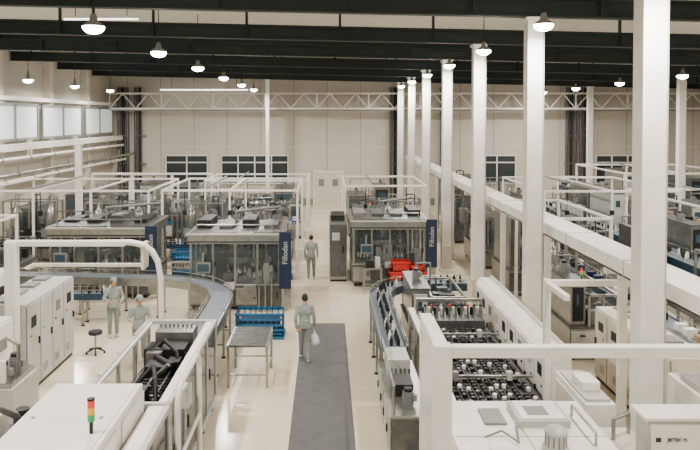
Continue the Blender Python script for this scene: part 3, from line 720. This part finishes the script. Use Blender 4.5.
# ------------------------------------------------------------------ people
def person(loc,yaw,J,head='cap',headyaw=0,bag=False):
    root=bpy.data.objects.new('factory_worker',None); bpy.context.collection.objects.link(root)
    root.location=loc; root.rotation_euler=(0,0,yaw)
    V=Vector
    D=dict(sL=(-.18,0,1.385),eL=(-.235,-.03,1.11),wL=(-.235,.06,.87),sR=(.18,0,1.385),eR=(.235,-.03,1.11),wR=(.235,.06,.87),
           hL=(-.09,0,.9),kL=(-.1,.03,.5),aL=(-.1,0,.09),hR=(.09,0,.9),kR=(.1,.03,.5),aR=(.1,0,.09),lean=0.0)
    D.update(J); b=B()
    def lim(a,c,r0,r1,m=UNI):
        b.cyl(a,c,r0,m,12,r1); b.ell(a,(r0,)*3,m,12,8); b.ell(c,(r1,)*3,m,12,8)
    L=D['lean']
    b.ell((0,0,.93),(.165,.12,.13),UNI); b.ell((0,L*.3,1.08),(.155,.11,.17),UNI); b.ell((0,L*.7,1.26),(.175,.12,.19),UNI)
    b.ell((0,L*.9,1.385),(.165,.085,.075),UNI)
    b.lathe(0,0,[(.158,.86),(.16,.92),(.15,1.0),(.14,1.08)],UNI,16)
    lim((0,L*.9,1.40),(0,L+.012,1.53),.055,.05,SKIN)
    for s in 'LR':
        sh,el,wr=[V(D[k+s]) for k in 'sew']
        sh=sh+V((0,L*.85,0)); 
        lim(sh,el,.066,.05); lim(el,wr,.05,.036)
        dr=(wr-el).normalized(); b.ell(wr+dr*.045,(.022,.038,.05),SKIN,10,8)
        hp,kn,an=[V(D[k+s]) for k in 'hka']
        lim(hp,kn,.098,.07); lim(kn,an,.07,.052)
        b.ell((an.x,an.y+.05,max(.045,an.z-.045)),(.048,.13,.045),SHOE,12,8); b.cyl((an.x,an.y,an.z+.03),(an.x,an.y,an.z-.05),.045,SHOE,10)
    hc=V((0,L+.035,1.615)); rot=Matrix.Rotation(headyaw,3,'Z')
    def hp_(x,y,z): return hc+rot@V((x,y,z))
    b.ell(hc,(.076,.092,.11),SKIN,16,12,rot); b.ell(hp_(0,.03,-.055),(.055,.055,.055),SKIN,12,8)
    b.ell(hp_(0,.095,-.015),(.014,.02,.024),SKIN,8,6)
    for sx in (-1,1): b.ell(hp_(sx*.078,0,-.005),(.012,.02,.03),SKIN,8,6)
    tmp=b.obj('tmp'); 
    md=tmp.modifiers.new('r','REMESH'); md.mode='VOXEL'; md.voxel_size=.0095
    sm=tmp.modifiers.new('s','SMOOTH'); sm.iterations=4; sm.factor=.5
    dg=bpy.context.evaluated_depsgraph_get(); me=bpy.data.meshes.new_from_object(tmp.evaluated_get(dg))
    off=V(tmp.location); bpy.data.objects.remove(tmp)
    me.materials.clear()
    for m in (UNI,UNI2,SKIN,SHOE,PAPER): me.materials.append(m)
    hands=[]
    for s in 'LR':
        el,wr=V(D['e'+s]),V(D['w'+s]); hands.append((wr,(wr-el).normalized()))
    for p in me.polygons:
        c=p.center+off; k=0
        if c.z<.875 : k=1
        if c.z<.092 : k=3
        if c.z>1.475+ (0.02 if abs(c.x)>.03 else 0) and abs(c.x)<.12: k=2
        for wr,dr in hands:
            if (c-wr).length<.14 and (c-wr).dot(dr)>0.012: k=2
        p.material_index=k; p.use_smooth=True
    body=bpy.data.objects.new('body',me); bpy.context.collection.objects.link(body); body.parent=root; body.location=off
    b=B()
    for i,(wr,dr) in enumerate(hands):
        side=-1 if i==0 else 1
        inn=V((-side,0,0)); inn=(inn-dr*inn.dot(dr)).normalized(); fw=dr.cross(inn).normalized()
        if fw.y<0: fw=-fw
        for k,ln in enumerate((.075,.083,.078,.062)):
            base=wr+dr*.08+fw*(.026-.0175*k)
            p1=base+dr*ln*.45+inn*.006; p2=p1+(dr*.75+inn*.6).normalized()*ln*.32; p3=p2+(dr*.35+inn).normalized()*ln*.25
            b.cyl(base,p1,.0095,SKIN,8,.009); b.ell(p1,(.009,)*3,SKIN,8,6); b.cyl(p1,p2,.009,SKIN,8,.008); b.ell(p2,(.008,)*3,SKIN,8,6); b.cyl(p2,p3,.008,SKIN,8,.007); b.ell(p3,(.007,)*3,SKIN,8,6)
        base=wr+dr*.03+fw*.03; p1=base+(dr*.7+fw*.7).normalized()*.035; p2=p1+(dr+fw*.2+inn*.3).normalized()*.03
        b.cyl(base,p1,.012,SKIN,8,.0105); b.ell(p1,(.0105,)*3,SKIN,8,6); b.cyl(p1,p2,.0105,SKIN,8,.008); b.ell(p2,(.008,)*3,SKIN,8,6)
    o=b.obj('fingers'); o.parent=root
    b=B()
    for sx in (-1,1):
        b.ell(hp_(sx*.03,.082,.008),(.013,.008,.008),PAPER,8,6); b.ell(hp_(sx*.03,.088,.008),(.006,.005,.006),HAIR,8,6)
        b.ell(hp_(sx*.031,.086,.028),(.017,.006,.004),HAIR,8,6)
    b.ell(hp_(0,.086,-.055),(.022,.007,.006),LIP,8,6)
    seg,rg=20,10
    vs=[];fs=[]
    for j in range(rg+1):
        for i in range(seg):
            t=2*math.pi*i/seg
            front=max(0,math.sin(t)); lim_=-.5*(1-1.7*front)
            ph=(math.pi*.5+math.asin(min(.95,-lim_)) if lim_<0 else math.pi*.5-math.asin(min(.95,lim_)))*j/rg+.001
            vs.append(hp_(.083*math.sin(ph)*math.cos(t),-.004+.1*math.sin(ph)*math.sin(t),.12*math.cos(ph)))
    for j in range(rg):
        for i in range(seg): fs.append((j*seg+i,(j+1)*seg+i,(j+1)*seg+(i+1)%seg,j*seg+(i+1)%seg))
    b.add(vs,fs,HAIR,True)
    if head=='cap':
        b.ell(hp_(0,-.004,.06),(.09,.106,.075),UNI,18,10,rot)
        b.cyl(hp_(0,-.004,.035),hp_(0,-.004,.062),.098,UNI2,18)
        b.ell(hp_(0,.11,.042),(.065,.06,.009),UNI,14,6,rot)
    o=b.obj('hair_and_face'); o.parent=root
    b=B(); b.lathe(0,L*.95,[(.075,1.43),(.068,1.475),(.06,1.478),(.062,1.44)],UNI2,16); o=b.obj('collar'); o.parent=root
    if bag:
        wr=V(D['wR']); h=V(hands[1][0])+hands[1][1]*.1
        b=B(); b.cyl(h+V((-.01,.05,.0)),h+V((-.01,.02,-.14)),.006,BAG,6,.03); b.cyl(h+V((-.01,-.05,.0)),h+V((-.01,-.02,-.14)),.006,BAG,6,.03)
        b.lathe(h.x,h.y,[(.02,h.z-.1),(.07,h.z-.16),(.12,h.z-.26),(.13,h.z-.36),(.09,h.z-.42),(.02,h.z-.43)],BAG,14)
        o=b.obj('plastic_bag'); o.parent=root
    return root
walk=dict(kL=(-.1,.10,.5),aL=(-.1,.22,.10),kR=(.09,-.02,.49),aR=(.09,-.2,.12),eL=(-.24,-.09,1.12),wL=(-.22,-.04,.88),eR=(.24,.04,1.11),wR=(.25,.12,.87),lean=.03)
person((-.57,18.0,.014),math.radians(2),walk,'hair',bag=True)
walk2=dict(walk); walk2.update(aL=(-.09,-.15,.11),kL=(-.1,0,.49),kR=(.1,.09,.5),aR=(.1,.14,.10))
person((-.62,27.2,0),math.radians(-4),walk2,'hair')
reach=dict(eR=(.27,.08,1.14),wR=(.2,.3,1.12),eL=(-.27,.06,1.13),wL=(-.16,.27,1.05),lean=.06)
person((-4.86,18.0,0),math.radians(200),reach,'cap',headyaw=.1)
person((-6.15,20.0,0),math.radians(-150),reach,'cap')

# ------------------------------------------------------------------ world + camera
w=bpy.data.worlds.new('World'); bpy.context.scene.world=w; w.use_nodes=True
bg=w.node_tree.nodes['Background']; bg.inputs[0].default_value=(1,.98,.94,1); bg.inputs[1].default_value=.8
cam=bpy.data.cameras.new('camera'); co=bpy.data.objects.new('camera',cam); bpy.context.collection.objects.link(co)
co.location=(0,0,6.3); co.rotation_euler=(math.radians(88.5),0,0)
cam.sensor_width=36; cam.lens=36; cam.shift_x=.033; cam.shift_y=-.1267; cam.clip_end=200
bpy.context.scene.camera=co
